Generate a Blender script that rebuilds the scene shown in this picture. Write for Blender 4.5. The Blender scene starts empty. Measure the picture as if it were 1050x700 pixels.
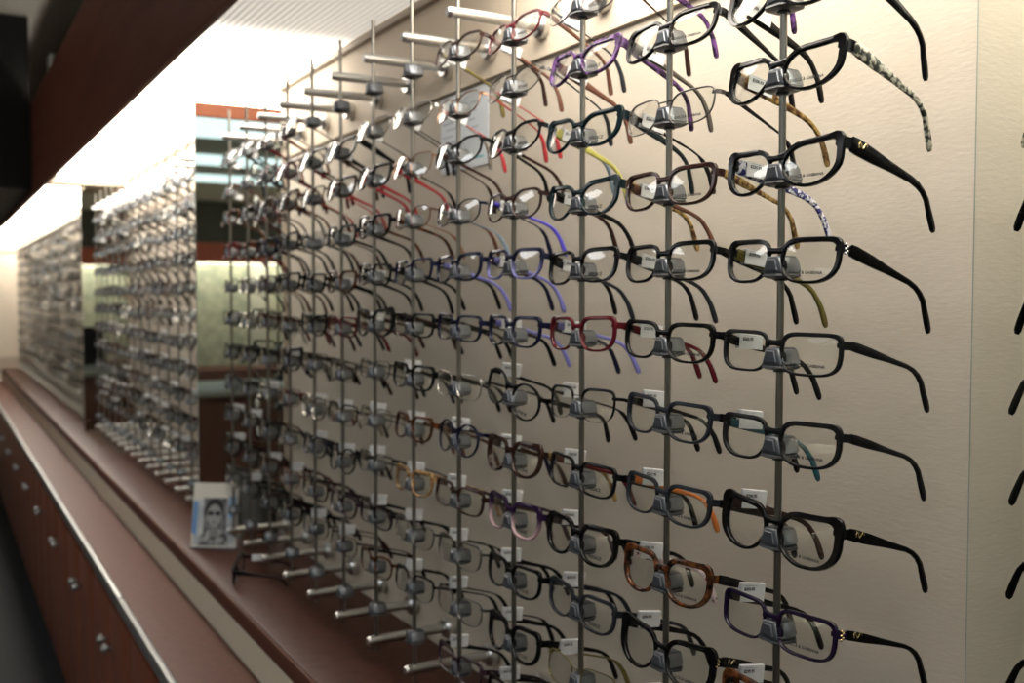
import bpy, bmesh, math, random
from mathutils import Vector, Matrix
C = bpy.context.scene.collection
SC = bpy.context.scene
R = math.radians
# ------------------------------------------------------------------ camera
CZ = 1.34
YAW = R(29.54); PITCH = R(2.5); F = 1050.0
cam_d = bpy.data.cameras.new('camera'); cam = bpy.data.objects.new('camera', cam_d); C.objects.link(cam)
cam.location = (0, 0, CZ); cam.rotation_euler = (R(90) - PITCH, 0, -YAW)
cam_d.sensor_width = 36; cam_d.lens = 36; cam_d.clip_start = .05; cam_d.clip_end = 60
cam_d.dof.use_dof = True; cam_d.dof.focus_distance = .9; cam_d.dof.aperture_fstop = 6.5
SC.camera = cam
cY, sY = math.cos(YAW), math.sin(YAW); cP, sP = math.cos(PITCH), math.sin(PITCH)
def height_for(X, Y, ypix):                       # world z of the point over (X, Y) seen at image row ypix
    z = X * sY + Y * cY; t = (350 - ypix) / F     # t = (h cP + z sP)/(z cP - h sP)
    return CZ + z * (t * cP - sP) / (cP + t * sP)
# ------------------------------------------------------------------ materials
MC = {}
def mat(name, col, rough=.5, metal=0., coat=0., spec=.5, fn=None, emis=None):
    if name in MC: return MC[name]
    m = bpy.data.materials.new(name); m.use_nodes = True; nt = m.node_tree; b = nt.nodes['Principled BSDF']
    b.inputs['Base Color'].default_value = (*col, 1); b.inputs['Roughness'].default_value = rough
    b.inputs['Metallic'].default_value = metal; b.inputs['Coat Weight'].default_value = coat
    b.inputs['Coat Roughness'].default_value = .08; b.inputs['Specular IOR Level'].default_value = spec
    if emis: b.inputs['Emission Color'].default_value = (*emis[0], 1); b.inputs['Emission Strength'].default_value = emis[1]
    if fn: fn(nt, b)
    MC[name] = m; return m
def coords(nt, scale, kind='Object'):
    tc = nt.nodes.new('ShaderNodeTexCoord'); mp = nt.nodes.new('ShaderNodeMapping'); mp.inputs['Scale'].default_value = scale
    nt.links.new(tc.outputs[kind], mp.inputs['Vector']); return mp.outputs['Vector']
def noise_col(c1, c2, scale, lo=.4, hi=.6, detail=4, bump=0, bscale=None):
    def fn(nt, b):
        v = coords(nt, scale); n = nt.nodes.new('ShaderNodeTexNoise'); n.inputs['Scale'].default_value = 1; n.inputs['Detail'].default_value = detail
        nt.links.new(v, n.inputs['Vector']); r = nt.nodes.new('ShaderNodeValToRGB')
        r.color_ramp.elements[0].position = lo; r.color_ramp.elements[1].position = hi
        r.color_ramp.elements[0].color = (*c1, 1); r.color_ramp.elements[1].color = (*c2, 1)
        nt.links.new(n.outputs['Fac'], r.inputs['Fac']); nt.links.new(r.outputs['Color'], b.inputs['Base Color'])
        if bump:
            n2 = nt.nodes.new('ShaderNodeTexNoise'); n2.inputs['Scale'].default_value = 1; n2.inputs['Detail'].default_value = 5; n2.inputs['Roughness'].default_value = .6
            nt.links.new(coords(nt, bscale or scale), n2.inputs['Vector'])
            bp = nt.nodes.new('ShaderNodeBump'); bp.inputs['Strength'].default_value = bump; bp.inputs['Distance'].default_value = .003
            nt.links.new(n2.outputs['Fac'], bp.inputs['Height']); nt.links.new(bp.outputs['Normal'], b.inputs['Normal'])
    return fn
def voro_col(c1, c2, scale, lo, hi, c3=None):
    def fn(nt, b):
        v = coords(nt, (scale,) * 3); n = nt.nodes.new('ShaderNodeTexVoronoi'); n.inputs['Scale'].default_value = 1
        nt.links.new(v, n.inputs['Vector']); r = nt.nodes.new('ShaderNodeValToRGB')
        r.color_ramp.elements[0].position = lo; r.color_ramp.elements[1].position = hi
        r.color_ramp.elements[0].color = (*c1, 1); r.color_ramp.elements[1].color = (*c2, 1)
        if c3: e = r.color_ramp.elements.new(min(.99, hi + .2)); e.color = (*c3, 1)
        nt.links.new(n.outputs['Distance'], r.inputs['Fac']); nt.links.new(r.outputs['Color'], b.inputs['Base Color'])
    return fn
def fade(c_low, c_high, z0, z1):
    def fn(nt, b):
        tc = nt.nodes.new('ShaderNodeTexCoord'); s = nt.nodes.new('ShaderNodeSeparateXYZ'); nt.links.new(tc.outputs['Object'], s.inputs[0])
        mr = nt.nodes.new('ShaderNodeMapRange'); mr.inputs['From Min'].default_value = z0; mr.inputs['From Max'].default_value = z1
        nt.links.new(s.outputs['Z'], mr.inputs['Value']); r = nt.nodes.new('ShaderNodeValToRGB')
        r.color_ramp.elements[0].color = (*c_low, 1); r.color_ramp.elements[1].color = (*c_high, 1)
        nt.links.new(mr.outputs[0], r.inputs['Fac']); nt.links.new(r.outputs['Color'], b.inputs['Base Color'])
    return fn
WALL = mat('wallpaper', (.6, .5, .39), .75, fn=noise_col((.55, .485, .395), (.61, .54, .45), (2, 2, 5), .3, .7, bump=.12, bscale=(70, 70, 300)))
WALLP = mat('wall_board', (.62, .53, .42), .7, fn=noise_col((.6, .51, .4), (.64, .55, .44), (2, 2, 5), .3, .7, bump=.12, bscale=(70, 70, 300)))
TRIM = mat('beige_trim', (.42, .35, .27), .5)
CREAM = mat('cream_riser', (.8, .72, .56), .6)
WOOD = mat('mahogany', (.2, .06, .03), .45, spec=.22, fn=noise_col((.17, .048, .025), (.24, .075, .038), (18, 18, 2), .3, .7))
WOODH = mat('dark_mahogany', (.16, .05, .028), .5, spec=.2, fn=noise_col((.14, .042, .024), (.19, .062, .036), (18, 2, 18), .3, .7))
WOODR = mat('red_mahogany', (.6, .13, .06), .4)
LAMI = mat('brown_laminate', (.12, .06, .045), .45, spec=.18, fn=noise_col((.085, .03, .02), (.11, .041, .028), (60, 60, 60), .35, .65))
SHELF = mat('shelf_laminate', (.13, .07, .05), .38, spec=.12, fn=noise_col((.055, .02, .013), (.074, .028, .019), (50, 50, 50), .35, .65))
ALU = mat('brushed_aluminium', (.42, .42, .41), .45, 1)
POST = mat('satin_post', (.62, .62, .6), .3, 1)
STEEL = mat('rod_steel', (.27, .255, .225), .33, 1)
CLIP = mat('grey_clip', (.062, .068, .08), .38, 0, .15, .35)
CLIPLIT = mat('lit_clip_side', (.2, .215, .235), .28, .55)
CLIPD = mat('dark_clip_base', (.03, .032, .036), .4)
MIRROR = mat('mirror_glass', (.8, .83, .74), .003, 1)
MEDGE = mat('mirror_edge', (.3, .36, .33), .3, .2)
CARPET = mat('carpet', (.02, .023, .024), .95, fn=noise_col((.012, .014, .015), (.035, .038, .038), (90, 250, 90), .35, .65, bump=.6, bscale=(90, 250, 90)))
CEIL = mat('ceiling_paint', (.5, .48, .42), .9)
DARKM = mat('dark_matte', (.012, .011, .01), .9)
WHITE = mat('white_paint', (.75, .72, .64), .6)
PAPER = mat('paper_tag', (.82, .84, .86), .6)
INK = mat('ink', (.02, .02, .025), .7)
INKL = mat('faded_ink', (.1, .09, .08), .7)
GOLD = mat('gold', (.85, .68, .35), .22, 1)
CHROME = mat('chrome', (.85, .85, .85), .12, 1)
GREYP = mat('grey_ink', (.12, .12, .14), .7)
def lens_mat():
    m = bpy.data.materials.new('clear_lens'); m.use_nodes = True; nt = m.node_tree; nt.nodes.clear()
    o = nt.nodes.new('ShaderNodeOutputMaterial'); mx = nt.nodes.new('ShaderNodeMixShader'); t = nt.nodes.new('ShaderNodeBsdfTransparent')
    t.inputs[0].default_value = (.965, .97, .96, 1); g = nt.nodes.new('ShaderNodeBsdfGlossy'); g.inputs['Roughness'].default_value = .02
    f = nt.nodes.new('ShaderNodeFresnel'); ge = nt.nodes.new('ShaderNodeNewGeometry'); mr = nt.nodes.new('ShaderNodeMapRange')
    mr.inputs['To Min'].default_value = 1.45; mr.inputs['To Max'].default_value = 1 / 1.45      # both faces of the thin lens reflect alike
    nt.links.new(ge.outputs['Backfacing'], mr.inputs['Value']); nt.links.new(mr.outputs[0], f.inputs[0])
    nt.links.new(f.outputs[0], mx.inputs[0]); nt.links.new(t.outputs[0], mx.inputs[1]); nt.links.new(g.outputs[0], mx.inputs[2]); nt.links.new(mx.outputs[0], o.inputs[0])
    return m
LENS = lens_mat()
# acetate and metal colours of the frames
COL = {
 'black': mat('black_acetate', (.004, .004, .0045), .2, 0, 0, .22), 'matte_black': mat('matte_black', (.008, .008, .009), .36, 0, 0, .2),
 'dark_brown': mat('dark_brown_acetate', (.035, .014, .01), .2, 0, 0, .28), 'burgundy': mat('burgundy_acetate', (.11, .008, .014), .2, 0, 0, .28),
 'red': mat('red_acetate', (.42, .03, .04), .3), 'purple': mat('purple_acetate', (.012, .0045, .024), .2, 0, 0, .28),
 'navy': mat('navy_acetate', (.007, .009, .033), .2, 0, 0, .28), 'violet': mat('violet_acetate', (.2, .2, .55), .35),
 'bright_blue': mat('bright_violet_blue', (.09, .07, .62), .3), 'teal': mat('dark_teal', (.012, .09, .12), .3), 'dark_teal': mat('black_teal', (.003, .014, .019), .2, 0, 0, .28),
 'blue_grey': mat('blue_grey', (.2, .27, .34), .35), 'olive': mat('olive', (.16, .13, .03), .3, .3), 'yellow': mat('yellow_green', (.5, .48, .12), .35),
 'orange': mat('orange', (.75, .22, .04), .35), 'brown': mat('brown_acetate', (.13, .05, .03), .3), 'gunmetal': mat('gunmetal', (.16, .15, .14), .3, .9),
 'silver': mat('silver_metal', (.6, .58, .54), .25, 1), 'plum': mat('plum', (.03, .01, .02), .25, 0, .4), 'charcoal': mat('charcoal', (.018, .021, .028), .35, 0, 0, .22),
 'copper': mat('copper_metal', (.4, .22, .14), .3, .9),
 'tortoise': mat('tortoise', (.1, .04, .01), .2, 0, 0, .28, fn=noise_col((.012, .006, .004), (.16, .05, .014), (110, 110, 110), .42, .62)),
 'honey': mat('honey_tortoise', (.4, .25, .1), .2, 0, 0, .28, fn=noise_col((.16, .07, .02), (.5, .32, .14), (110, 110, 110), .4, .6)),
 'purple_tortoise': mat('purple_tortoise', (.1, .03, .15), .2, 0, 0, .28, fn=noise_col((.012, .005, .022), (.15, .06, .22), (130, 130, 130), .42, .6)),
 'floral': mat('floral_pattern', (.2, .2, .17), .3, 0, .3, fn=noise_col((.02, .024, .018), (.5, .48, .4), (210, 210, 210), .46, .56)),
 'blue_floral': mat('blue_white_pattern', (.3, .3, .5), .3, 0, .3, fn=noise_col((.02, .025, .16), (.72, .72, .8), (260, 260, 260), .47, .54)),
 'polka': mat('pink_polka', (.7, .5, .52), .3, 0, .3, fn=voro_col((.08, .01, .02), (.75, .6, .62), 190, .28, .33)),
 'gold_brown': mat('gold_brown', (.35, .2, .07), .3, .5, fn=noise_col((.1, .04, .015), (.5, .34, .12), (150, 150, 150), .42, .6)),
 'purple_fade': mat('purple_pink_fade', (.1, .05, .1), .2, 0, 0, .28, fn=fade((.55, .38, .4), (.03, .012, .045), -.012, .008)),
 'navy_fade': mat('navy_violet_fade', (.05, .05, .2), .2, 0, 0, .28, fn=fade((.2, .2, .48), (.01, .012, .04), -.014, .006)),
}
CNAME = {'black': 'glossy black', 'matte_black': 'matte black', 'dark_brown': 'dark brown', 'burgundy': 'dark red', 'red': 'red', 'purple': 'purple', 'navy': 'navy blue',
 'violet': 'violet', 'bright_blue': 'bright blue', 'teal': 'teal', 'dark_teal': 'dark teal', 'blue_grey': 'blue-grey', 'olive': 'olive', 'yellow': 'yellow', 'orange': 'orange', 'brown': 'brown',
 'gunmetal': 'gunmetal', 'silver': 'silver', 'plum': 'plum', 'charcoal': 'charcoal', 'copper': 'copper', 'tortoise': 'brown tortoiseshell', 'honey': 'honey tortoiseshell',
 'purple_tortoise': 'purple tortoiseshell', 'floral': 'floral patterned', 'blue_floral': 'blue patterned', 'polka': 'pink dotted', 'gold_brown': 'gold-brown',
 'purple_fade': 'purple-to-pink', 'navy_fade': 'navy-to-violet'}
# ------------------------------------------------------------------ mesh helpers
def finish(bm, name, smooth=False, recalc=True):
    if recalc: bmesh.ops.recalc_face_normals(bm, faces=bm.faces)
    me = bpy.data.meshes.new(name); bm.to_mesh(me); bm.free()
    if smooth:
        for p in me.polygons: p.use_smooth = True
        try: me.set_sharp_from_angle(angle=R(smooth if smooth > 1 else 40))
        except Exception: pass
    return me
def link(name, me, m, parent=None, loc=(0, 0, 0), rot=(0, 0, 0)):
    o = bpy.data.objects.new(name, me); C.objects.link(o); o.location = loc; o.rotation_euler = rot
    if parent: o.parent = parent
    if m is not None:
        if len(me.materials) == 0: me.materials.append(m)
        if o.material_slots[0].material is not m:
            o.material_slots[0].link = 'OBJECT'; o.material_slots[0].material = m
    return o
def box(bm, x0, x1, y0, y1, z0, z1, bev=0, mi=0):
    r = bmesh.ops.create_cube(bm, size=1); vs = r['verts']
    for v in vs: v.co = Vector(((x0 + x1) / 2 + v.co.x * (x1 - x0), (y0 + y1) / 2 + v.co.y * (y1 - y0), (z0 + z1) / 2 + v.co.z * (z1 - z0)))
    if bev:
        es = list({e for v in vs for e in v.link_edges}); bmesh.ops.bevel(bm, geom=es, offset=bev, segments=2, affect='EDGES', profile=.5)
    return vs
def boxmesh(name, *a, bev=0):
    bm = bmesh.new(); box(bm, *a, bev=bev); return finish(bm, name, smooth=bool(bev))
def tube(bm, p0, p1, r, n=14, r2=None, caps=True):
    p0, p1 = Vector(p0), Vector(p1); d = p1 - p0; q = d.to_track_quat('Z', 'Y').to_matrix().to_4x4()
    bmesh.ops.create_cone(bm, cap_ends=caps, segments=n, radius1=r, radius2=r if r2 is None else r2, depth=d.length, matrix=Matrix.Translation((p0 + p1) / 2) @ q)
def loft(bm, rings, closed=False, cap=True):
    vr = [[bm.verts.new(p) for p in r] for r in rings]; n = len(vr[0]); m = len(vr)
    for i in range(m if closed else m - 1):
        a, b = vr[i], vr[(i + 1) % m]
        for j in range(n): bm.faces.new((a[j], a[(j + 1) % n], b[(j + 1) % n], b[j]))
    if cap and not closed: bm.faces.new(vr[0]); bm.faces.new(vr[-1])
def thing(name, label, cat, loc=(0, 0, 0), rot=(0, 0, 0), group=None):
    o = bpy.data.objects.new(name, None); C.objects.link(o); o.empty_display_size = .02
    o.location = loc; o.rotation_euler = rot; o['label'] = label; o['category'] = cat
    if group: o['group'] = group
    return o
def tag(o, label, cat, group=None, kind=None):
    o['label'] = label; o['category'] = cat
    if group: o['group'] = group
    if kind: o['kind'] = kind
    return o
def struct(name, me, m): o = link(name, me, m); o['kind'] = 'structure'; return o
TXT = {}
def textmesh(s, size, ext=.00008):
    key = (s, size)
    if key in TXT: return TXT[key]
    cu = bpy.data.curves.new('txt', 'FONT'); cu.body = s; cu.size = size; cu.align_x = 'CENTER'; cu.align_y = 'CENTER'; cu.extrude = ext; cu.offset = size * .02; cu.resolution_u = 2
    o = bpy.data.objects.new('txt', cu); C.objects.link(o); bpy.context.view_layer.update()
    me = bpy.data.meshes.new_from_object(o); bpy.data.objects.remove(o); me.materials.clear(); TXT[key] = me; return me
# ------------------------------------------------------------------ layout constants
WX = .756; RX = .617; Y0 = .634; DY = .15
SHZ = CZ - .605; CTZ = CZ - .711
HB = CZ + .475; DZ = CZ + .512
# ------------------------------------------------------------------ setting
struct('floor', boxmesh('floor', -12, 1.0, -4, 10, -.05, 0), CARPET)
struct('floor', boxmesh('bounce_slab', -11.59, -4.4, -4, 9.59, 0.0, .004), mat('pale_bounce', (.4, .37, .33), .5))  # added pale slab that bounces light up to the ceiling
struct('ceiling', boxmesh('ceiling', -12, 1.0, -4, 10, 2.64, 2.70), CEIL)
struct('wall_right', boxmesh('wall_right', WX, 1.0, -4, 9.6, 0, 2.64), WALL)
struct('wall_far', boxmesh('wall_far', -12, 1.0, 9.6, 9.8, 0, 2.64), WALL)
struct('wall_left', boxmesh('wall_left', -12, -11.6, -4, 9.6, 0, 2.64), CEIL)
struct('wall_near', boxmesh('wall_near', -12, 1.0, -4.2, -4, 0, 2.64), CEIL)
# header over the display and the wall that closes it to the ceiling
struct('trim_1', boxmesh('header', .423, .44, -1.2, 9.6, HB, CZ + .90, bev=.002), WOODH)
struct('trim_10', boxmesh('wall_header', .46, WX, -1.2, 9.6, CZ + .92, CZ + .93), DARKM)
struct('trim_2', boxmesh('cross_bar', .44, WX, 4.72, 4.86, CZ + .478, CZ + .515), TRIM)
# wall boards with top trim, one bay per rack
def bay(y0, y1, n):
    struct('trim_%d' % (n + 10), boxmesh('board', WX - .006, WX, y0, y1, CZ + .335, CZ + .500), WALLP)
    bm = bmesh.new(); box(bm, WX - .016, WX, y0, y1, CZ + .496, CZ + .511, bev=.003); box(bm, WX - .008, WX, y1 - .012, y1, SHZ, CZ + .496)
    struct('trim_%d' % (n + 2), finish(bm, 'bay_trim', 40), TRIM)
bay(.558, 2.458, 1); bay(2.812, 4.708, 2); bay(5.062, 9.59, 3)
# end wall dressing
bm = bmesh.new(); box(bm, .3, WX, 9.585, 9.6, CZ + .38, CZ + .40); box(bm, .3, WX, 9.58, 9.6, SHZ, SHZ + .1); struct('trim_6', finish(bm, 'far_trim'), TRIM)
# ------------------------------------------------------------------ luminous ceiling over the shelf
def diffuser_fn(nt, b):
    tc = nt.nodes.new('ShaderNodeTexCoord'); s = nt.nodes.new('ShaderNodeSeparateXYZ'); nt.links.new(tc.outputs['Object'], s.inputs[0])
    w = nt.nodes.new('ShaderNodeMath'); w.operation = 'MULTIPLY'; w.inputs[1].default_value = 2 * math.pi / .0125; nt.links.new(s.outputs['X'], w.inputs[0])
    si = nt.nodes.new('ShaderNodeMath'); si.operation = 'SINE'; nt.links.new(w.outputs[0], si.inputs[0])
    mr = nt.nodes.new('ShaderNodeMapRange'); mr.inputs['From Min'].default_value = -1; mr.inputs['To Min'].default_value = .62; nt.links.new(si.outputs[0], mr.inputs['Value'])
    r = nt.nodes.new('ShaderNodeValToRGB'); cr = r.color_ramp; mp = nt.nodes.new('ShaderNodeMapRange')
    mp.inputs['From Min'].default_value = -1.2; mp.inputs['From Max'].default_value = 9.6; nt.links.new(s.outputs['Y'], mp.inputs['Value'])
    P = lambda y: (y + 1.2) / 10.8
    cr.elements[0].position = P(1.1); cr.elements[0].color = (1, 1, 1, 1); cr.elements[1].position = P(1.35); cr.elements[1].color = (DIM,) * 3 + (1,)
    e = cr.elements.new(P(1.95)); e.color = (DIM,) * 3 + (1,); e = cr.elements.new(P(2.35)); e.color = (1, 1, 1, 1)
    nt.links.new(mp.outputs[0], r.inputs['Fac'])
    m1 = nt.nodes.new('ShaderNodeMath'); m1.operation = 'MULTIPLY'; nt.links.new(mr.outputs[0], m1.inputs[0]); nt.links.new(r.outputs['Color'], m1.inputs[1])
    m2 = nt.nodes.new('ShaderNodeMath'); m2.operation = 'MULTIPLY'; m2.inputs[1].default_value = LUM; nt.links.new(m1.outputs[0], m2.inputs[0])
    nt.links.new(m2.outputs[0], b.inputs['Emission Strength'])
LUM = 14.0; DIM = .047  # dim stretch painted into the emission so the rib stripes show
DIFF = mat('prismatic_diffuser', (.8, .78, .72), .5, emis=((1, .93, .83), 1), fn=diffuser_fn)
bm = bmesh.new(); nseg = 100
prof = [(.44 + (WX - .44) * i / nseg, DZ + .0012 * math.sin(2 * math.pi * (WX - .44) * i / nseg / .0125)) for i in range(nseg + 1)]
for ya, yb in ((-1.2, 9.6),):
    a = [bm.verts.new((x, ya, z)) for x, z in prof]; b = [bm.verts.new((x, yb, z)) for x, z in prof]
    a2 = [bm.verts.new((x, ya, DZ + .012)) for x in (WX, .44)]; b2 = [bm.verts.new((x, yb, DZ + .012)) for x in (WX, .44)]
    for i in range(nseg): bm.faces.new((a[i], a[i + 1], b[i + 1], b[i]))
    bm.faces.new((a2[0], a2[1], b2[1], b2[0])); bm.faces.new((a[-1], a2[0], b2[0], b[-1])); bm.faces.new((a[0], b[0], b2[1], a2[1]))
    bm.faces.new(a + a2); bm.faces.new(b + b2)
d = link('light_diffuser', finish(bm, 'diffuser'), DIFF)
tag(d, 'bright white ribbed light panel running above the glasses behind the dark header', 'ceiling light')
# ------------------------------------------------------------------ shelf, counter, cabinets
def two(name, label, cat): return thing(name, label, cat)
t = thing('display_shelf', 'brown laminate display shelf with cream riser under the racks of glasses', 'shelf', (.63, 4, SHZ))
def part(name, parent, m, *a, bev=0):
    px, py, pz = parent.location; return link(name, boxmesh(name, a[0] - px, a[1] - px, a[2] - py, a[3] - py, a[4] - pz, a[5] - pz, bev=bev), m, parent)
part('shelf_top', t, SHELF, .513, WX - .001, -1.2, 9.58, SHZ - .02, SHZ, bev=.001)
part('front_edge', t, mat('edge_wood', (.12, .046, .03), .5, spec=.15), .508, .5125, -1.2, 9.58, SHZ - .034, SHZ - .0005, bev=.001)
part('riser', t, CREAM, .513, .74, -1.2, 9.58, CTZ + .001, SHZ - .0205)
t = thing('counter', 'long low brown counter with an aluminium front edge along the aisle', 'counter', (.45, 4, CTZ))
part('worktop', t, LAMI, .381, .74, -1.2, 9.58, CTZ - .03, CTZ)
part('edge_strip', t, ALU, .366, .3805, 2.545, 9.58, CTZ - .03, CTZ + .002, bev=.004)
part('edge_strip', t, ALU, .366, .3805, -1.2, 2.54, CTZ - .03, CTZ + .002, bev=.004)
ordn = ['nearest', 'second nearest', 'third nearest', 'fourth nearest', 'fifth nearest', 'sixth nearest', 'seventh nearest', 'eighth nearest', 'ninth nearest', 'tenth nearest', 'eleventh nearest', 'farthest']
knob_me = None
for k in range(12):
    y0 = 2.36 + .6 * (k - 1)
    t = thing('base_cabinet', 'dark red wood cabinet with two doors and round knobs, %s along the counter' % ordn[k], 'cabinet', (.5, y0 + .3, 0), group='wooden cabinets under the counter')
    part('body', t, WOOD, .385, .74, y0 + .002, y0 + .598, 0.0, CTZ - .031)
    for j in (0, 1):
        a = y0 + .003 + .299 * j; dd = part('door', t, WOOD, .366, .384, a, a + .295, .05, CTZ - .04, bev=.0015)
        ky = y0 + .3 + (-.038 if j == 0 else .038)
        bm = bmesh.new(); tube(bm, (.366 - .5, ky - y0 - .3, .487), (.348 - .5, ky - y0 - .3, .487), .005, 12)
        tube(bm, (.352 - .5, ky - y0 - .3, .487), (.340 - .5, ky - y0 - .3, .487), .013, 18, r2=.009)
        link('knob', finish(bm, 'knob', 40), ALU, dd)
# ------------------------------------------------------------------ 45 degree mirror columns
def column(yc, label, h=.175):
    t = thing('mirror_column', label, 'mirror column', (WX, yc, SHZ), group='mirrored columns between the racks')
    bm = bmesh.new(); H = DZ - SHZ - .002
    pts = [(0, -h), (-h, 0), (0, h)]; loft(bm, [[(x + (.004 if x < 0 else 0), y * .985, z) for x, y in pts] for z in (0.0, H)])
    link('core', finish(bm, 'core'), WOOD, t)
    for sgn in (-1, 1):
        bm = bmesh.new(); a = Vector((-.0002, sgn * h, 0)); b = Vector((-h - .0002, 0, 0)); d = (b - a).normalized(); n = Vector((d.y, -d.x, 0)) * (1 if sgn > 0 else -1)
        if n.x > 0: n = -n
        rings = []
        q = [a, b, b + n * .003 - d * .003, a + n * .003 + d * .001]
        loft(bm, [[(p.x, p.y, z) for p in q] for z in (0.0005, H - .001)])
        me = finish(bm, 'mirror'); me.materials.append(MIRROR); me.materials.append(MEDGE)
        for p in me.polygons:
            if p.normal.dot(n) < .95: p.material_index = 1
        o = bpy.data.objects.new('mirror_panel', me); C.objects.link(o); o.parent = t
        link('mirror_edge', boxmesh('mirror_edge', -.004, -.0005, sgn * (h + .0005) - .0006, sgn * (h + .0005) + .0006, 0.001, H - .001), MEDGE, t)
column(.341, 'angled mirror column at the right edge reflecting beige wall and temple tips', .21)
column(2.635, 'angled mirror column behind the photo card reflecting the room and ceiling lights')
column(4.885, 'small blurred far mirror column beyond the second rack of glasses')
# ------------------------------------------------------------------ display rods
ZK = [.328, .252, .1834, .1043, .0269, -.0497, -.1239, -.2005, -.278, -.354, -.43, -.505]
def clip_mesh():
    bm = bmesh.new()
    def ring(y, hb, ht, z0, z1, c=.0015):
        return [(-hb, y, z0 + c), (-hb + c, y, z0), (hb - c, y, z0), (hb, y, z0 + c), (ht, y, z1 - c), (ht - c, y, z1), (-ht + c, y, z1), (-ht, y, z1 - c)]
    loft(bm, [ring(-.0105, .0092, .0056, -.0070, .0058), ring(-.0095, .0108, .0070, -.008, .0068), ring(-.001, .0116, .0078, -.008, .0074), ring(.010, .0112, .0078, -.008, .007), ring(.0145, .009, .006, -.007, .005)])
    loft(bm, [[(x * 1.0, -.0115, z) for x, z in ((-.0062, -.0045), (.0062, -.0045), (.0040, .0038), (-.0040, .0038))], [(x * 1.0, -.010, z) for x, z in ((-.0072, -.0055), (.0072, -.0055), (.0048, .0048), (-.0048, .0048))]])
    return finish(bm, 'nose_rest', 50)
def clip_base_mesh():
    bm = bmesh.new(); o = [(-.015, -.006), (-.008, -.0135), (.008, -.0135), (.015, -.006), (.017, .006), (.009, .014), (-.009, .014), (-.017, .006)]
    loft(bm, [[(x * s, y * s, z) for x, y in o] for z, s in ((-.0115, .7), (-.0095, 1), (-.0078, .95))]); tube(bm, (0, 0, -.0135), (0, 0, -.0115), .0055, 14)
    return finish(bm, 'clip_base', 40)
def post_mesh():
    bm = bmesh.new(); tube(bm, (-.012, 0, 0), (.131, 0, 0), .0076, 20); tube(bm, (-.0165, 0, 0), (-.0116, 0, 0), .0058, 20, r2=.0076)
    return finish(bm, 'post', 35)
def flange_mesh():
    bm = bmesh.new(); tube(bm, (.1195, 0, 0), (.1245, 0, 0), .0145, 24, r2=.018); tube(bm, (.1245, 0, 0), (.1325, 0, 0), .018, 24); tube(bm, (.1325, 0, 0), (.1385, 0, 0), .0125, 24); return finish(bm, 'flange', 35)
CLM, CBM, POM, FLM = clip_mesh(), clip_base_mesh(), post_mesh(), flange_mesh()
me = CLM; me.materials.append(CLIP); me.materials.append(CLIPLIT)
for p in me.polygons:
    if abs(p.normal.x) > .75: p.material_index = 1  # side faces get a lighter copy, reflected light put into the colour
bm = bmesh.new(); tube(bm, (0, 0, CZ - .572), (0, 0, CZ + .437), .0031, 12); RODM = finish(bm, 'rod', 40)
NUM = ['first', 'second', 'third', 'fourth', 'fifth', 'sixth', 'seventh', 'eighth', 'ninth', 'tenth', 'eleventh', 'twelfth', 'thirteenth', 'fourteenth', 'fifteenth']
def rod(Y, heights, label, group, full=True):
    t = thing('display_rod', label, 'display rod', (RX, Y, 0), group=group)
    link('rod', RODM, STEEL, t)
    for h in (CZ + .376, CZ - .556):
        p = link('mounting_post', POM, POST, t, (0, 0, h)); link('wall_flange', FLM, POST, p)
    for h in heights:
        c = bpy.data.objects.new('nose_clip', CLM); C.objects.link(c); c.parent = t; c.location = (0, 0, h); c.rotation_euler = (0, 0, -R(90))
        link('clip_base', CBM, CLIPD, c)
    return t
# ------------------------------------------------------------------ eyeglasses
MM = .001
SH = {  # a, b, exponent, sweep, taper, rim, extra top, extra temple side, depth, temple height
 'cat': (26, 16, 2.5, 5.5, 4.0, 2.6, 2.0, 3.6, 3.6, 11), 'bigcat': (26.8, 18.4, 2.9, 4.0, 4.5, 2.7, 2.4, 4.4, 4, 10),
 'rect': (26.8, 15, 4.4, .8, 2.0, 2.3, 1.1, 1.3, 3.4, 8), 'softrect': (26.3, 15.8, 3.6, 1.4, 3.2, 2.4, 1.6, 2.0, 3.6, 8),
 'square': (25.4, 17.6, 3.5, 1.6, 4.2, 3.2, 2.0, 2.8, 4, 9), 'oval': (25.8, 15.9, 2.5, 2.2, 2, 1.9, 1.1, 1.2, 2.6, 6),
 'round': (24.5, 19.8, 2.15, .6, 1.5, 2.0, .6, .6, 3.2, 6), 'thinrect': (26.8, 16.2, 3.0, 1.8, 2.0, .75, .5, .3, 2, 6),
 'thinoval': (25.8, 15.6, 2.4, 1.4, 1.5, .7, .4, .3, 2, 4.5), 'half': (26.5, 16.6, 3.2, .8, 2.5, .35, 2.6, .5, 3, 7)}
SHN = {'cat': 'cat-eye', 'bigcat': 'large upswept', 'rect': 'narrow rectangular', 'softrect': 'soft rectangular', 'square': 'thick square', 'oval': 'oval', 'round': 'round',
 'thinrect': 'thin-rimmed rectangular', 'thinoval': 'thin-rimmed oval', 'half': 'half-rim'}
DBL = 8.8
QE = {'cat': (4.2, 2.5, 2.15, 2.5), 'bigcat': (4.6, 2.8, 2.3, 2.7), 'rect': (5.5, 4.6, 3.6, 3.4), 'softrect': (4.8, 3.8, 2.9, 2.8), 'square': (4.4, 3.4, 2.7, 2.5),
 'oval': (2.9, 2.4, 2.3, 2.3), 'half': (4.4, 3.6, 2.8, 2.8), 'thinrect': (4.0, 3.2, 2.8, 2.8), 'thinoval': (3.0, 2.4, 2.3, 2.3), 'round': (2.2, 2.1, 2.1, 2.1)}   # temporal top, nasal top, nasal bottom, temporal bottom
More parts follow.
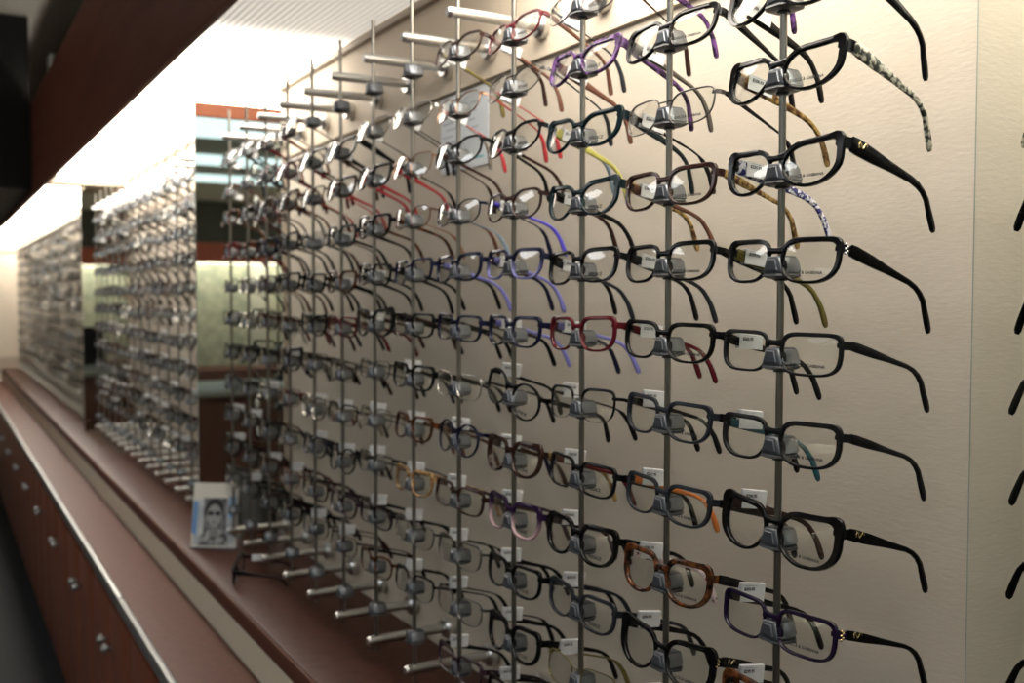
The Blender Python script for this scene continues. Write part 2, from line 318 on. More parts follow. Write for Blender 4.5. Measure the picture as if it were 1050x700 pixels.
def outline(sh, n):
    a, b, e, sw, tp = SH[sh][:5]; pts = []
    for i in range(n):
        t = 2 * math.pi * i / n; c, s = math.cos(t), math.sin(t); e = QE[sh][int((t + 1e-9) // (math.pi / 2)) % 4]
        x = a * math.copysign(abs(c) ** (2 / e), c); z = b * math.copysign(abs(s) ** (2 / e), s)
        if x > 0: z += sw * (x / a) ** 2 * (.35 + .65 * max(0, z / b))
        if x < 0 and z < 0: x += tp * (-z / b) * (-x / a) * 1.3
        if x > 0 and z < 0: x -= tp * .8 * (-z / b) * (x / a)
        if x < 0 and z > 0: x += .8 * (z / b) * (-x / a)
        pts.append((x, z))
    return pts
def curve_y(x): return (x * x) / (2 * 300.)
def front_mesh(sh, n=40, low=False):
    a, b, e, sw, tp, rim, rt, rs, dep, th = SH[sh]; cx = DBL + a; pts = outline(sh, n); bm = bmesh.new()
    for sgn in (1, -1):
        rings = []
        for i in range(n):
            p, q, r = pts[i - 1], pts[i], pts[(i + 1) % n]; tx, tz = r[0] - p[0], r[1] - p[1]; L = math.hypot(tx, tz) or 1; nx, nz = tz / L, -tx / L
            w = rim + rt * max(0, nz) ** 1.5 + rs * max(0, nx) ** 2 + (rs * .9 * max(0, nx) * max(0, nz) * 2)
            d2 = dep / 2 * (1 if w > .6 else .5); c = min(.5, w * .3)
            sec = [(0, -d2 * .6), (c, -d2), (w - c, -d2), (w, -d2 + c), (w, d2 - c), (w - c, d2), (0.0, d2)] if not low else [(0, -d2), (w, -d2), (w, d2), (0, d2)]
            rings.append([((cx + q[0] + nx * k) * sgn * MM, (curve_y(cx + q[0]) + y) * MM, (q[1] + nz * k) * MM) for k, y in sec])
        loft(bm, rings, closed=True)
    # bridge
    thin = rim < 1; zb = b * (.46 if not thin else .5); hb = (6.6 if not thin else 1.0) + (1.2 if rim > 3 else 0); rings = []
    hx = DBL + (.9 if not thin else 2.0) + (1.4 if sh in ('round', 'oval', 'thinoval') else 0)
    for i in range(9):
        u = i / 8 * 2 - 1; z = zb + 1.6 * (1 - u * u) + (2.0 * u * u if thin else .12 * b * u * u); h = hb * (.62 + .4 * u * u); y = -.6 * (1 - u * u)
        rings.append([(u * hx * MM, (y + sy * dep * .46) * MM, (z + sz * h * .55) * MM) for sy, sz in ((-1, -.7), (-.7, -1), (.7, -1), (1, -.7), (1, .7), (.7, 1), (-.7, 1), (-1, .7))])
    loft(bm, rings)
    # end pieces that carry the hinges
    zt = b * .58 + sw * .85; ex = DBL + 2 * a; hh = th * .42 if not thin else 1.8
    for sgn in (1, -1):
        rings = []
        for x, y, h in ((ex - 2 - (1.5 if rim < 2 else 0), curve_y(ex - 2), hh * (.8 if thin else .45)), (ex + 1.8, curve_y(ex), hh), (ex + 4.6, curve_y(ex) + 2.5, hh), (ex + 5.2, curve_y(ex) + 7.5, hh * .95)):
            k = 1.7 if not thin else .9
            if x > ex + 4: dx, dy = k, .4
            else: dx, dy = .6, k
            rings.append([((x + sx * dx) * sgn * MM, (y + sy * dy) * MM, (zt + sz * h) * MM) for sx, sy, sz in ((-.7, -1, -1), (1, -1, -.8), (1, 1, -.8), (-.7, 1, -1), (-.7, 1, 1), (1, 1, .8), (1, -1, .8), (-.7, -1, 1))] if False else
                         [((x - dx) * sgn * MM, (y + dy) * MM, (zt - h) * MM), ((x + dx) * sgn * MM, (y - dy) * MM, (zt - h) * MM), ((x + dx) * sgn * MM, (y - dy) * MM, (zt + h) * MM), ((x - dx) * sgn * MM, (y + dy) * MM, (zt + h) * MM)])
        loft(bm, rings)
    # nose pads
    for sgn in (1, -1):
        x = (DBL - .6 - (0 if not thin else 1.2)); rings = []
        for z, s in ((-7.5, .3), (-6, 1), (-2, 1.2), (1, .9), (2.2, .3)):
            xx = x + (-z) * .28; rings.append([((xx + math.cos(t_) * 1.1 * s) * sgn * MM, (3.0 + math.sin(t_) * 2.4 * s) * MM, z * MM) for t_ in [k * math.pi / 3 for k in range(6)]])
        loft(bm, rings)
    return finish(bm, 'front_' + sh, 45)
def lens_mesh(sh, sgn):
    a, b = SH[sh][:2]; n = 28; cx = DBL + a; pts = outline(sh, n); bm = bmesh.new(); front = []; back = []
    for off, lst in ((-.4, front), (.8, back)):
        for s in (1.0, .66, .33): lst.append([bm.verts.new(((cx + x * s) * sgn * MM, (curve_y(cx + x * s) + off - .8 * (1 - s * s)) * MM, z * s * MM)) for x, z in pts])
        lst.append(bm.verts.new((cx * sgn * MM, (curve_y(cx) + off - .8) * MM, 0)))
        for k in (0, 1):
            for i in range(n): j = (i + 1) % n; bm.faces.new((lst[k][i], lst[k][j], lst[k + 1][j], lst[k + 1][i]))
        for i in range(n): bm.faces.new((lst[2][i], lst[2][(i + 1) % n], lst[3]))
    for i in range(n): j = (i + 1) % n; bm.faces.new((front[0][i], back[0][i], back[0][j], front[0][j]))
    return finish(bm, 'lens_' + sh, 60)
def temple_mesh(sh, sgn, wide=0):
    a, b, e, sw, tp, rim, rt, rs, dep, th = SH[sh]; ex = DBL + 2 * a; zt = b * .58 + sw * .85; thin = rim < 1; x0 = ex + 5.2; y0 = curve_y(ex) + 8.2
    h0 = th * .5 + wide; st = []
    for y, z, h, w in ((0, 0, h0 * .92, 1.6), (6, 0, h0, 1.7), (25, -.3, h0 * .92, 1.5), (50, -.8, h0 * .62, 1.3), (75, -1.5, max(1.9, h0 * .46), 1.3), (84, -3.0, max(1.9, h0 * .44), 1.5),
                       (91, -6, 2.3, 1.6), (97, -10.8, 2.5, 1.6), (102, -17, 2.8, 1.6), (107, -25, 3.2, 1.6), (110.5, -31, 3.1, 1.4), (111.8, -33.4, 1.8, .9)):
        z -= .15 * y; st.append((y, z, h * (1 if not (thin and y < 90) else .55), w * (1 if not (thin and y < 90) else .6)))
    bm = bmesh.new(); rings = []
    for i, (y, z, h, w) in enumerate(st):
        p, q = st[max(0, i - 1)], st[min(len(st) - 1, i + 1)]; ty, tz = q[0] - p[0], q[1] - p[1]; L = math.hypot(ty, tz); ny, nz = -tz / L, ty / L
        xx = x0 - .07 * y * (1 if y < 100 else 1.15); rings.append([((xx + sx * w) * sgn * MM, (y0 + y + ny * sh_ * h) * MM, (zt + z + nz * sh_ * h) * MM)
            for sx, sh_ in ((-1, -.7), (-.5, -1), (.5, -1), (1, -.7), (1, .7), (.5, 1), (-.5, 1), (-1, .7))])
    loft(bm, rings); return finish(bm, 'temple_' + sh, 50)
GM = {}
def gm(kind, *a):
    k = (kind,) + a
    if k not in GM: GM[k] = {'front': front_mesh, 'lens': lens_mesh, 'temple': temple_mesh}[kind](*a)
    return GM[k]
def emblem_mesh(sgn, x):
    bm = bmesh.new(); pts = [(-4.2, -1.6), (-4.6, .6), (-3.6, 2.2), (-2.4, 1.6), (-1.6, -.4), (-.6, -2.0), (.6, -1.4), (1.6, .6), (2.6, 2.1), (3.8, 1.6), (4.4, .2)]
    for (y, z), (y2, z2) in zip(pts, pts[1:]): tube(bm, (x * MM, y * MM, z * MM), (x * MM, y2 * MM, z2 * MM), .0005, 6)
    for y, z in pts: bmesh.ops.create_icosphere(bm, subdivisions=1, radius=.00062, matrix=Matrix.Translation((x * MM, y * MM, z * MM)))
    return finish(bm, 'emblem', 60)
EMB = emblem_mesh(1, 0)
def tag_mesh(up):
    bm = bmesh.new(); z0, z1 = (-5, 12) if up else (-7.5, 6)
    rings = []
    for i in range(9):
        y = i / 8 * 29; bend = .9 * math.sin(i / 8 * math.pi) ; s = .8 * (i / 8)
        rings.append([((2.6 + bend) * MM, y * MM, z0 * MM), ((2.9 + bend) * MM, y * MM, z0 * MM), ((2.9 + bend * .6) * MM, y * MM, (z1 - s) * MM), ((0) * MM, y * MM, (z1 - s + .5) * MM), ((-2.6) * MM, y * MM, z0 * MM), ((-2.3) * MM, y * MM, z0 * MM), ((0) * MM, y * MM, (z1 - s) * MM), ((2.6 + bend * .6) * MM, y * MM, (z1 - s - .5) * MM)])
    loft(bm, rings); return finish(bm, 'price_tag')
TAGM = {True: tag_mesh(True), False: tag_mesh(False)}
def eyeglasses(X, Y, Z, sh, fc, tc, tilt, roll=0, yaw=0, label='', group=None, tagup=None, price=None, printed=None, emblem=False, tc2=None, wide=0, detail=True):
    g = thing('eyeglasses', label, 'glasses', (X, Y, Z), (-R(tilt), R(roll), -R(90) + R(yaw)), group)
    link('front', gm('front', sh), COL[fc], g)
    a, b = SH[sh][:2]; sw = SH[sh][3]
    for sgn in (1, -1):
        l = link('lens', gm('lens', sh, sgn), LENS, g)
        if sgn == 1 and printed:
            sz, s = (.0036, printed) if len(printed) > 8 else (.0052, printed)
            link('lens_print', textmesh(s, sz), INK, l, ((DBL + a) * MM, (curve_y(DBL + a) - 1.3) * MM, (-b + 6.5) * MM), (R(90), 0, R(8)))
        c = tc if sgn == 1 else (tc2 or tc)
        tm = link('temple', gm('temple', sh, sgn, wide), COL[c], g)
        if emblem and sgn == 1:
            link('emblem', EMB, GOLD, tm, ((DBL + 2 * a + 7.2) * MM, (curve_y(DBL + 2 * a) + 19) * MM, (b * .58 + sw * .85) * MM))
        if c != fc and c in ('floral', 'polka', 'orange', 'teal'): tm['label'] = CNAME[c] + ' temple'
    if tagup is not None:
        p = link('price_tag', TAGM[tagup], PAPER, g, (-(DBL + 2 * a + 5.2 - 1.8) * MM, (curve_y(DBL + 2 * a) + 15) * MM, (b * .58 + sw * .85) * MM), (0, 0, 0))
        if price:
            zz = 6.5 if tagup else 1.5
            link('printed_price', textmesh(price, .0040), INK, p, (.00385, .0095, zz * MM), (R(90), 0, R(90)))
            link('printed_line', textmesh('-- ---- --- -- ----- -- ---', .0017), GREYP, p, (.0036, .0115, (zz + 3.2) * MM), (R(90), 0, R(90)))
    return g
# catalogue of the pairs that can be told apart: rod -> [(row, image row, shape, frame, near temple, far temple, extras)]
ROWY = {0: {1: -5, 2: 79, 3: 176, 4: 271, 5: 365, 6: 456, 7: 550, 8: 645, 9: 738},
 1: {0: -42, 1: 38, 2: 117, 3: 196, 4: 272, 5: 353, 6: 432, 7: 516, 8: 595, 9: 676, 10: 752},
 2: {0: 5, 1: 67, 2: 138, 3: 208, 4: 276, 5: 345, 6: 417, 7: 490, 8: 557, 9: 625, 10: 698},
 3: {0: 35, 1: 88, 2: 145, 3: 213, 4: 273, 5: 342, 6: 406, 7: 471, 8: 532, 9: 594, 10: 658, 11: 722},
 4: {0: 52, 1: 111, 2: 158, 3: 220, 4: 277, 5: 338, 6: 397, 7: 451, 8: 512, 9: 569, 10: 623, 11: 684},
 5: {0: 71, 1: 119, 2: 171, 3: 225, 4: 280, 5: 335, 6: 388, 7: 440, 8: 495, 9: 548, 10: 601, 11: 652},
 6: {0: 89, 1: 133, 2: 183, 3: 234, 4: 283, 5: 333, 6: 380, 7: 430, 8: 476, 9: 529, 10: 580, 11: 623}}
CAT = {
 (0, 1): ('cat', 'black', 'black', None, 'w'), (0, 2): ('cat', 'black', 'floral', 'gold_brown', ''), (0, 3): ('cat', 'black', 'black', 'blue_floral', 'ew'),
 (0, 4): ('softrect', 'black', 'black', 'olive', 'cw'), (0, 5): ('rect', 'matte_black', 'matte_black', None, ''), (0, 6): ('softrect', 'matte_black', 'matte_black', 'teal', 'p'),
 (0, 7): ('bigcat', 'black', 'black', 'dark_brown', 'ep'), (0, 8): ('rect', 'purple', 'black', None, 'gp'), (0, 9): ('square', 'tortoise', 'tortoise', None, 'p'),
 (1, 0): ('cat', 'purple_tortoise', 'purple_tortoise', None, ''), (1, 1): ('softrect', 'black', 'black', 'gunmetal', 'p'), (1, 2): ('thinrect', 'gunmetal', 'black', None, 'pw'),
 (1, 3): ('softrect', 'dark_brown', 'gold_brown', 'brown', 'p'), (1, 4): ('softrect', 'black', 'black', 'charcoal', 'p'), (1, 5): ('softrect', 'black', 'black', 'burgundy', ''),
 (1, 6): ('softrect', 'charcoal', 'black', 'matte_black', ''), (1, 7): ('softrect', 'charcoal', 'black', 'orange', 'p'), (1, 8): ('square', 'tortoise', 'black', 'polka', 'p'), (1, 9): ('bigcat', 'black', 'black', None, 'gp'),
 (1, 10): ('rect', 'black', 'black', None, 'p'),
 (2, 0): ('thinoval', 'gunmetal', 'dark_brown', 'charcoal', ''), (2, 1): ('cat', 'purple_tortoise', 'purple_tortoise', 'brown', 'p'), (2, 2): ('cat', 'dark_teal', 'dark_teal', 'yellow', ''),
 (2, 3): ('cat', 'dark_teal', 'gold_brown', 'black', 'p'), (2, 4): ('softrect', 'black', 'black', 'charcoal', ''), (2, 5): ('softrect', 'burgundy', 'burgundy', 'violet', ''),
 (2, 6): ('half', 'black', 'black', None, ''), (2, 7): ('rect', 'black', 'black', 'burgundy', 'p'), (2, 8): ('square', 'black', 'black', None, 'p'), (2, 9): ('softrect', 'charcoal', 'charcoal', None, 'p'), (2, 10): ('thinrect', 'olive', 'olive', None, 'p'),
 (3, 0): ('oval', 'burgundy', 'brown', None, ''), (3, 1): ('thinoval', 'gunmetal', 'charcoal', 'red', 'p'), (3, 2): ('oval', 'black', 'blue_grey', 'dark_brown', ''), (3, 3): ('oval', 'dark_brown', 'dark_brown', 'bright_blue', ''),
 (3, 4): ('softrect', 'navy_fade', 'black', 'violet', ''), (3, 5): ('softrect', 'navy', 'navy', 'violet', ''), (3, 6): ('round', 'black', 'black', None, 'r'), (3, 7): ('square', 'dark_brown', 'gold_brown', 'dark_brown', 'p'),
 (3, 8): ('square', 'purple_fade', 'plum', None, 'p'), (3, 9): ('softrect', 'black', 'black', None, 'p'), (3, 10): ('square', 'black', 'black', None, 'p'), (3, 11): ('rect', 'black', 'black', None, 'p'),
 (4, 0): ('oval', 'dark_brown', 'dark_brown', 'olive', 'p'), (4, 1): ('thinoval', 'copper', 'red', 'red', 'p'), (4, 2): ('oval', 'black', 'black', 'dark_brown', ''), (4, 3): ('thinoval', 'navy', 'navy', 'blue_grey', 'p'),
 (4, 4): ('softrect', 'navy', 'navy', 'violet', ''), (4, 5): ('rect', 'navy', 'black', 'black', ''), (4, 6): ('thinrect', 'silver', 'black', None, ''), (4, 7): ('round', 'navy', 'navy', 'black', 'p'), (4, 8): ('rect', 'dark_brown', 'dark_brown', 'plum', 'p'),
 (4, 9): ('half', 'gunmetal', 'black', None, 'p'), (4, 10): ('thinrect', 'gunmetal', 'black', None, 'p'), (4, 11): ('rect', 'plum', 'plum', 'black', 'p'),
 (5, 1): ('thinoval', 'silver', 'silver', 'charcoal', 'p'), (5, 2): ('thinrect', 'copper', 'dark_brown', 'black', 'p'), (5, 3): ('thinoval', 'brown', 'brown', 'copper', 'p'), (5, 4): ('rect', 'navy', 'black', None, ''),
 (5, 5): ('rect', 'black', 'black', None, ''), (5, 6): ('softrect', 'black', 'black', None, 'p'), (5, 7): ('softrect', 'tortoise', 'tortoise', None, 'p'), (5, 8): ('softrect', 'honey', 'honey', None, 'p'), (5, 9): ('thinrect', 'gunmetal', 'black', None, 'p'), (5, 10): ('half', 'black', 'black', None, 'p'),
 (6, 1): ('thinoval', 'silver', 'black', None, 'p'), (6, 2): ('softrect', 'black', 'red', 'red', ''), (6, 3): ('softrect', 'black', 'tortoise', None, ''), (6, 4): ('rect', 'black', 'black', None, 'p'), (6, 8): ('thinrect', 'charcoal', 'black', None, 'p'),
 (7, 1): ('cat', 'black', 'black', None, 'p'), (7, 2): ('softrect', 'dark_brown', 'red', 'red', ''), (8, 2): ('thinrect', 'dark_brown', 'red', None, ''), (9, 1): ('softrect', 'burgundy', 'burgundy', None, 'p')}
rnd = random.Random(7)
ROWN = ['top', 'second', 'third', 'fourth', 'fifth', 'sixth', 'seventh', 'eighth', 'ninth', 'tenth', 'eleventh', 'bottom']
PAL = ['black'] * 9 + ['matte_black'] * 4 + ['dark_brown'] * 3 + ['tortoise'] * 3 + ['gunmetal', 'silver', 'navy', 'burgundy', 'plum', 'charcoal', 'charcoal', 'black']
SHP = ['softrect'] * 5 + ['rect'] * 4 + ['square'] * 3 + ['oval'] * 2 + ['cat'] * 2 + ['thinrect'] * 3 + ['thinoval'] * 2 + ['half', 'round', 'bigcat']
TILT = [17, 17, 13, 8, 9, 5, 6, 8, 8, 7, 7, 6]
PRICES = ['$265.95', '$285.95', '$200.95', '$235.95', '$299.95']
OX = -.0065                                    # the frame plane sits just ahead of the rod
n_ind = 0
def describe(sh, fc, tc, fl, rodtxt, k):
    ex = ''
    if 'e' in fl: ex = ' with gold emblem'
    elif 'g' in fl: ex = ' with gold hinges'
    elif 'r' in fl: ex = ' tipped askew'
    elif 'p' in fl: ex = ' with white tag'
    tt = '' if (tc == fc or ex) else ' and %s temples' % CNAME[tc]
    return '%s %s glasses%s%s, %s row, %s' % (CNAME[fc].replace('glossy ', ''), SHN[sh], ex, tt, ROWN[k], rodtxt)
def hang(i_loc, Y, k, z, rodtxt, group, spec=None, near=False):
    global n_ind
    if spec is None:
        fc = rnd.choice(PAL); sh = rnd.choice(SHP); spec = (sh, fc, fc if rnd.random() < .7 else rnd.choice(['black', 'dark_brown', 'charcoal', 'burgundy', 'brown']), None, 'p' if rnd.random() < .45 else '')
        if sh.startswith('thin') and fc == 'tortoise': spec = (sh, 'gunmetal') + spec[2:]
    sh, fc, tc, tc2, fl = spec
    tilt = TILT[k] + rnd.uniform(-1.5, 1.5) * (.5 if near else 1); roll = rnd.uniform(-1.5, 1.5); yaw = rnd.uniform(-1.5, 2.5)
    if 'r' in fl: roll = 13
    pr = None; lp = None
    if near:
        pr = PRICES[(i_loc * 3 + k) % 5]; lp = {0: 'DOLCE & GABBANA', 1: 'DOLCE & GABBANA', 2: 'VERSACE', 3: 'VOGUE'}.get(i_loc)
    g = eyeglasses(RX + OX, Y, z + .0025, sh, fc, tc, tilt, roll, yaw, describe(sh, fc, tc, fl, rodtxt, k), group,
                   tagup=(k >= 6) if 'p' in fl or (near and i_loc < 4) else None, price=pr, printed=lp, emblem='e' in fl or 'g' in fl, tc2=tc2, wide=1.2 if 'w' in fl else 0)
    if 'c' in fl or 'g' in fl:
        bm = bmesh.new(); a, b = SH[sh][:2]
        for q in range(5): bmesh.ops.create_icosphere(bm, subdivisions=2, radius=.0011, matrix=Matrix.Translation(((DBL + 2 * a + 7.0) * MM, (7.2 + q % 2 * 2.0) * MM, (b * .58 + SH[sh][3] * .85 - 3.6 + q * 1.8) * MM)))
        link('hinge_ornament', finish(bm, 'orn', 60), CHROME if 'c' in fl else GOLD, g)
    n_ind += 1
# rack 1
for i in range(13):
    Y = Y0 + DY * i; hs = []
    for k in range(12):
        z = height_for(RX - .012, Y, ROWY[i][k]) if i in ROWY and k in ROWY[i] else CZ + ZK[k] - .004 + rnd.uniform(-.004, .004)
        hs.append(z)
    rod(Y, hs, 'vertical steel rod of grey nose clips, %s from the right in the near rack' % NUM[i], 'rods of the near rack')
    for k, z in enumerate(hs):
        if i == 0 and (k == 0 or k > 9): continue
        if i in (1, 2) and k == 11: continue
        if i >= 5 and (k == 11 or (k == 0 and i < 9)): continue
        hang(i, Y, k, z, '%s rod of near rack' % NUM[i], 'glasses on the near rack', CAT.get((i, k)), near=i < 5)
# rack 2
for i in range(15, 28):
    Y = Y0 + DY * i; hs = [CZ + ZK[k] - .004 + rnd.uniform(-.005, .005) for k in range(12)]
    rod(Y, hs, 'thin blurred steel rod of clips, %s from the right in the second rack' % NUM[i - 15], 'rods of the second rack')
    for k, z in enumerate(hs):
        if k == 11: continue
        hang(i, Y, k, z, '%s rod of second rack' % NUM[i - 15], 'glasses on the second rack')
# rack 3: first rods as individuals while the count allows, the rest as one mass
far = []
for j in range(28):
    Y = 5.134 + DY * j; hs = [CZ + ZK[k] - .004 + rnd.uniform(-.005, .005) for k in range(12)]
    far.append((Y, hs))
LOWROD = bmesh.new(); tube(LOWROD, (0, 0, CZ - .572), (0, 0, CZ + .437), .0031, 8)
for h in (CZ + .376, CZ - .556): tube(LOWROD, (-.0165, 0, h), (.139, 0, h), .0076, 10); tube(LOWROD, (.1265, 0, h), (.1385, 0, h), .018, 12)
for k in range(12): box(LOWROD, -.012, .012, -.011, .011, CZ + ZK[k] - .013, CZ + ZK[k] + .004)
LOWROD = finish(LOWROD, 'far_rod', 40)
for j, (Y, hs) in enumerate(far):
    o = link('display_rod', LOWROD, STEEL, None, (RX, Y, 0)); o.location = (RX, Y, 0)
    tag(o, 'tiny blurred steel display rod in the far rack beyond the last mirror column', 'display rod', 'rods of the far rack')
restl = []
for j, (Y, hs) in enumerate(far):
    for k, z in enumerate(hs):
        if k == 11: continue
        if n_ind < 300: hang(30 + j, Y, k, z, '%s rod of far rack' % NUM[j], 'glasses on the far rack')
        else: restl.append((Y, k, z))
SMALL = {s: (front_mesh(s, 14, True), temple_mesh(s, 1), temple_mesh(s, -1), lens_mesh(s, 1), lens_mesh(s, -1)) for s in ('softrect', 'square', 'thinrect')}
allv, allf, mids = [], [], []
smats = [COL['black'], COL['gunmetal'], COL['silver'], COL['charcoal'], COL['blue_grey'], COL['silver'], LENS]
for Y, k, z in restl:
    M = Matrix.Translation((RX + OX, Y, z)) @ Matrix.Rotation(-R(90) + R(rnd.uniform(-2, 2)), 4, 'Z') @ Matrix.Rotation(-R(TILT[k] + rnd.uniform(-2, 2)), 4, 'X')
    mi = rnd.choice([0, 0, 0, 1, 2, 3, 4, 5])
    for q_, me in enumerate(SMALL[rnd.choice(list(SMALL))]):
        if q_ >= 3: mi = 6
        o = len(allv); allv += [tuple(M @ v.co) for v in me.vertices]; allf += [tuple(o + q for q in p.vertices) for p in me.polygons]; mids += [mi] * len(me.polygons)
me = bpy.data.meshes.new('far_glasses'); me.from_pydata(allv, [], allf); me.polygons.foreach_set('material_index', mids)
for m in smats: me.materials.append(m)
o = bpy.data.objects.new('eyeglasses', me); C.objects.link(o)
tag(o, 'dense blurred mass of small glasses filling the far end of the wall', 'glasses', kind='stuff')
# ------------------------------------------------------------------ pair lying on the shelf
def lying():
    g = thing('eyeglasses', 'black rectangular glasses lying on the shelf with white tag and temples open', 'glasses', (.556, 2.18, SHZ + .0205), (0, 0, R(-115)))
    sh = 'square'; link('front', gm('front', sh), COL['black'], g)
    for s in (1, -1): link('lens', gm('lens', sh, s), LENS, g); link('temple', gm('temple', sh, s, 0), COL['black'], g)
    link('price_tag', TAGM[False], PAPER, g, (-(DBL + 52 + 3.4) * MM, .022, .0102)); return g
lying()
# ------------------------------------------------------------------ photo card on the shelf
def card():
    t = thing('photo_card', 'upright photo card with black and white portrait of a man in glasses on shelf', 'photo card', (.575, 2.47, SHZ), (R(-10), 0, R(-36)))
    w, h = .056, .158
    link('card', boxmesh('card', -w, w, 0, .004, .004, h), WHITE, t)
    link('backing', boxmesh('backing', -w + .001, w - .001, .0041, .0065, .004, h - .001), GREYP, t)
    link('stand', boxmesh('stand', -w, w, -.006, .05, 0, .0035, bev=.001), mat('acrylic', (.1, .1, .14), .1), t)
    def flat(name, pts, m, y, parent=t):
        bm = bmesh.new(); loft(bm, [[(x, yy, z) for x, z in pts] for yy in (y, y + .0004)]); return link(name, finish(bm, name), m, parent)
    ell = lambda cx, cz, rx, rz, n=24: [(cx + rx * math.cos(2 * math.pi * i / n), cz + rz * math.sin(2 * math.pi * i / n)) for i in range(n)]
    pic = flat('printed_picture', [(-.052, .008), (.052, .008), (.052, .118), (-.052, .118)], mat('pic_pale', (.5, .55, .6), .4, fn=noise_col((.42, .46, .5), (.62, .66, .66), (30, 30, 30))), -.0005)
    flat('blue_patch', [(-.056, .04), (-.044, .03), (-.042, .11), (-.054, .115)], mat('sky_blue', (.16, .33, .62), .4), -.0009, pic)
    flat('blue_patch', [(.034, .075), (.052, .075), (.053, .125), (.036, .128)], mat('pale_blue', (.3, .52, .8), .4), -.0009, pic)
    flat('backdrop', [(-.028, .035), (.03, .035), (.03, .122), (-.028, .122)], mat('pic_grey', (.13, .13, .14), .5, fn=noise_col((.06, .06, .065), (.25, .25, .25), (60, 60, 60))), -.0012, pic)
    flat('shoulders', [(-.04, .008), (-.034, .034), (-.014, .046), (.014, .046), (.034, .034), (.04, .008)], mat('pic_mid', (.16, .16, .17), .5, fn=noise_col((.05, .05, .055), (.45, .45, .45), (50, 50, 50))), -.0016, pic)
    flat('neck', [(-.011, .03), (.011, .03), (.011, .056), (-.011, .056)], mat('pic_skin2', (.24, .24, .24), .5), -.002, pic)
    flat('hair', ell(0, .093, .023, .028), mat('pic_hair', (.02, .02, .02), .5), -.0024, pic)
    flat('face', ell(0, .08, .0185, .0265), mat('pic_skin', (.36, .36, .36), .5), -.0028, pic)
    for s in (-1, 1): flat('printed_glasses', ell(s * .0088, .085, .0078, .0055), INK, -.0032, pic)
    flat('printed_mouth', ell(0, .064, .006, .0014), GREYP, -.0032, pic)
card()
# ------------------------------------------------------------------ notice on the wall behind the rods
def notice():
    t = thing('wall_notice', 'pale paper notice with faint drawings taped to the wall behind the top rows', 'notice', (WX - .001, 1.49, CZ + .268))
    link('paper', boxmesh('paper', -.0008, 0, -.085, .085, -.062, .062), mat('notice_paper', (.72, .76, .8), .6), t)
    P = lambda y, z, w, h, m: link('printed_mark', boxmesh('mark', -.0012, -.0008, y - w, y + w, z - h, z + h), m, t)
    fg = mat('faint_grey', (.42, .46, .52), .6); tl = mat('faint_teal', (.2, .5, .55), .6)
    for q in range(6): P(.045 + (q % 2) * .012, .03 - q * .011, .02, .0012, fg)
    for q in range(5): P(-.04 + (q % 3) * .006, .04 - q * .013, .012, .0012, fg)
    P(-.01, -.048, .06, .0016, tl)
notice()
# ------------------------------------------------------------------ things on top of the header
o = link('storage_box', boxmesh('storage_box', .45, .5, 4.72, 4.82, CZ + .9305, CZ + 1.02, bev=.003), mat('pale_card', (.3, .29, .27), .7)); tag(o, 'small pale box on top of the dark header', 'box')
struct('trim_9', boxmesh('dark_block', -2.5, .42, 5.3, 9.6, CZ + .5, 2.64), DARKM)  # near-black block across the far upper end
# ------------------------------------------------------------------ the room the mirrors show
TROF = mat('ceiling_troffer', (.8, .85, .9), .5, emis=((.72, .92, 1.0), 1.5))
for n_, (x, w, l) in enumerate(((-4.7, .4, 'nearest the island'), (-6.6, .22, 'middle of the three in the mirror'), (-8.1, .2, 'lowest of the three in the mirror'))):
    o = link('ceiling_or_fill_light', boxmesh('troffer_or_fill', x - w, x + w, -3.4, 3.2, 2.60, 2.638), TROF); tag(o, 'long bluish white ceiling light, %s' % l, 'ceiling light', 'ceiling lights seen in the mirror')
FILL = mat('added_fill_light', (.8, .85, .9), .5, emis=((.95, .97, 1.0), 6.0))  # unseen fill lights added to lift the lower wall
for y0, y1, l in ((-.6, .9, 'over the aisle left of the camera'), (-3.2, -1.8, 'behind the camera'), (3.2, 4.4, 'over the aisle beside the second rack')):
    o = link('ceiling_or_fill_light', boxmesh('troffer_or_fill', -2.1, -1.5, y0, y1, 2.60, 2.638), FILL); tag(o, 'added unseen white fill light %s' % l, 'ceiling light')
struct('trim_8', boxmesh('opp_soffit', -11.59, -10.98, -4, 9.59, CZ + .741, 2.639), mat('soffit_grey', (.12, .115, .1), .8))
struct('trim_7', boxmesh('opposite_header', -11.1, -11.0, -4, 9.6, CZ + .47, CZ + .74), WOODR)
o = link('light_diffuser', boxmesh('opp_diff', -11.59, -11.1, -4, 9.6, CZ + .48, CZ + .50), mat('opp_light', (1, 1, 1), .5, emis=((1, .95, .82), 7.0))); tag(o, 'bright light strip under the red header across the room', 'ceiling light')
for q in range(9):
    y = -3.8 + q * 1.5; o = link('display_board', boxmesh('display_board', -11.59, -11.55, y, y + 1.2, CZ - .98, CZ + .46), mat('opp_panel', (.6, .58, .44), .6, fn=noise_col((.3, .32, .25), (.45, .44, .34), (1, 9, 9), .4, .6)))
    tag(o, 'cream display panel on the opposite wall seen in the mirror', 'display panel', 'cream panels across the room')
o = link('wall_bench', boxmesh('bench', -11.58, -11.1, -4, 9.5, 0.0, CZ - 1.0, bev=.01), mat('dark_bench_wood', (.09, .03, .02), .5)); tag(o, 'low red wooden bench cabinet under the panels across the room', 'cabinet')
t = thing('island_counter', 'dark red wood island counter with a pale top seen in the mirror', 'counter', (-3.8, 2.4, 0))
link('body', boxmesh('body', -.38, .38, -3.8, 3.8, .005, .70), mat('dark_island_wood', (.075, .026, .016), .5), t); link('top', boxmesh('top', -.42, .42, -3.85, 3.85, .701, .74, bev=.004), mat('island_top', (.22, .23, .2), .5), t)
t = thing('reception_desk', 'grey-green desk behind the island seen in the mirror', 'desk', (-7.5, 2.4, 0))
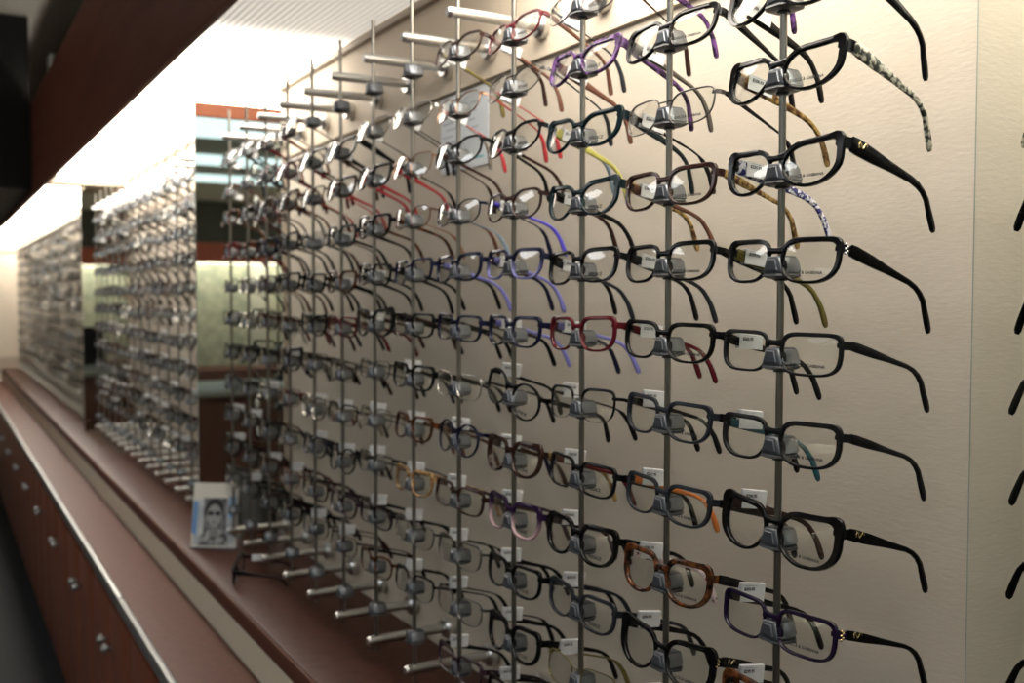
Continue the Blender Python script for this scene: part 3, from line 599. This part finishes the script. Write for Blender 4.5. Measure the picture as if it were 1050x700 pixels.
link('body', boxmesh('body', -.35, .35, -.5, .7, 0, .98), mat('green_grey', (.16, .19, .16), .6), t); link('top', boxmesh('top', -.4, .4, -.55, .75, .981, 1.01, bev=.004), WHITE, t)
t = thing('office_chair', 'black high-backed office chair glimpsed in the small far mirror', 'chair', (-4.75, 4.2, .004), (0, 0, R(80)))
BLK = COL['matte_black']
link('seat', boxmesh('seat', -.24, .24, -.23, .23, .42, .50, bev=.03), BLK, t)
bm = bmesh.new(); loft(bm, [[(x, y + .06 * (z - .5), z) for x, y in ((-w_, .2), (w_, .2), (w_, .27), (-w_, .27))] for z, w_ in ((.52, .17), (.62, .22), (.85, .23), (1.0, .2), (1.05, .14))]); link('backrest', finish(bm, 'backrest', 60), BLK, t)
bm = bmesh.new(); tube(bm, (0, 0, .1), (0, 0, .42), .025, 12); link('column', finish(bm, 'col', 40), BLK, t)
for q in range(5):
    a = q * 2 * math.pi / 5; bm = bmesh.new(); tube(bm, (0, 0, .1), (.27 * math.cos(a), .27 * math.sin(a), .065), .02, 10, r2=.014); leg = link('leg', finish(bm, 'leg', 40), BLK, t)
    bm = bmesh.new(); bmesh.ops.create_uvsphere(bm, u_segments=12, v_segments=8, radius=.03, matrix=Matrix.Translation((.27 * math.cos(a), .27 * math.sin(a), .031))); link('castor', finish(bm, 'castor', 60), BLK, leg)
for sx in (-1, 1):
    bm = bmesh.new(); box(bm, sx * .27 - .025, sx * .27 + .025, -.14, .12, .66, .69, bev=.008); tube(bm, (sx * .25, .0, .46), (sx * .27, 0, .67), .015, 10); link('armrest', finish(bm, 'arm', 40), BLK, t)
# ------------------------------------------------------------------ world, view
w = bpy.data.worlds.new('World'); SC.world = w; w.use_nodes = True; w.node_tree.nodes['Background'].inputs[0].default_value = (.02, .02, .02, 1); w.node_tree.nodes['Background'].inputs[1].default_value = .3
SC.view_settings.view_transform = 'Standard'; SC.view_settings.look = 'None'; SC.view_settings.gamma = 1; SC.view_settings.use_curve_mapping = False; SC.view_settings.exposure = 0
SC.cycles.transparent_max_bounces = 48; SC.cycles.max_bounces = 10; SC.cycles.diffuse_bounces = 5; SC.cycles.glossy_bounces = 6; SC.cycles.sample_clamp_indirect = 6
print('individual glasses', n_ind)
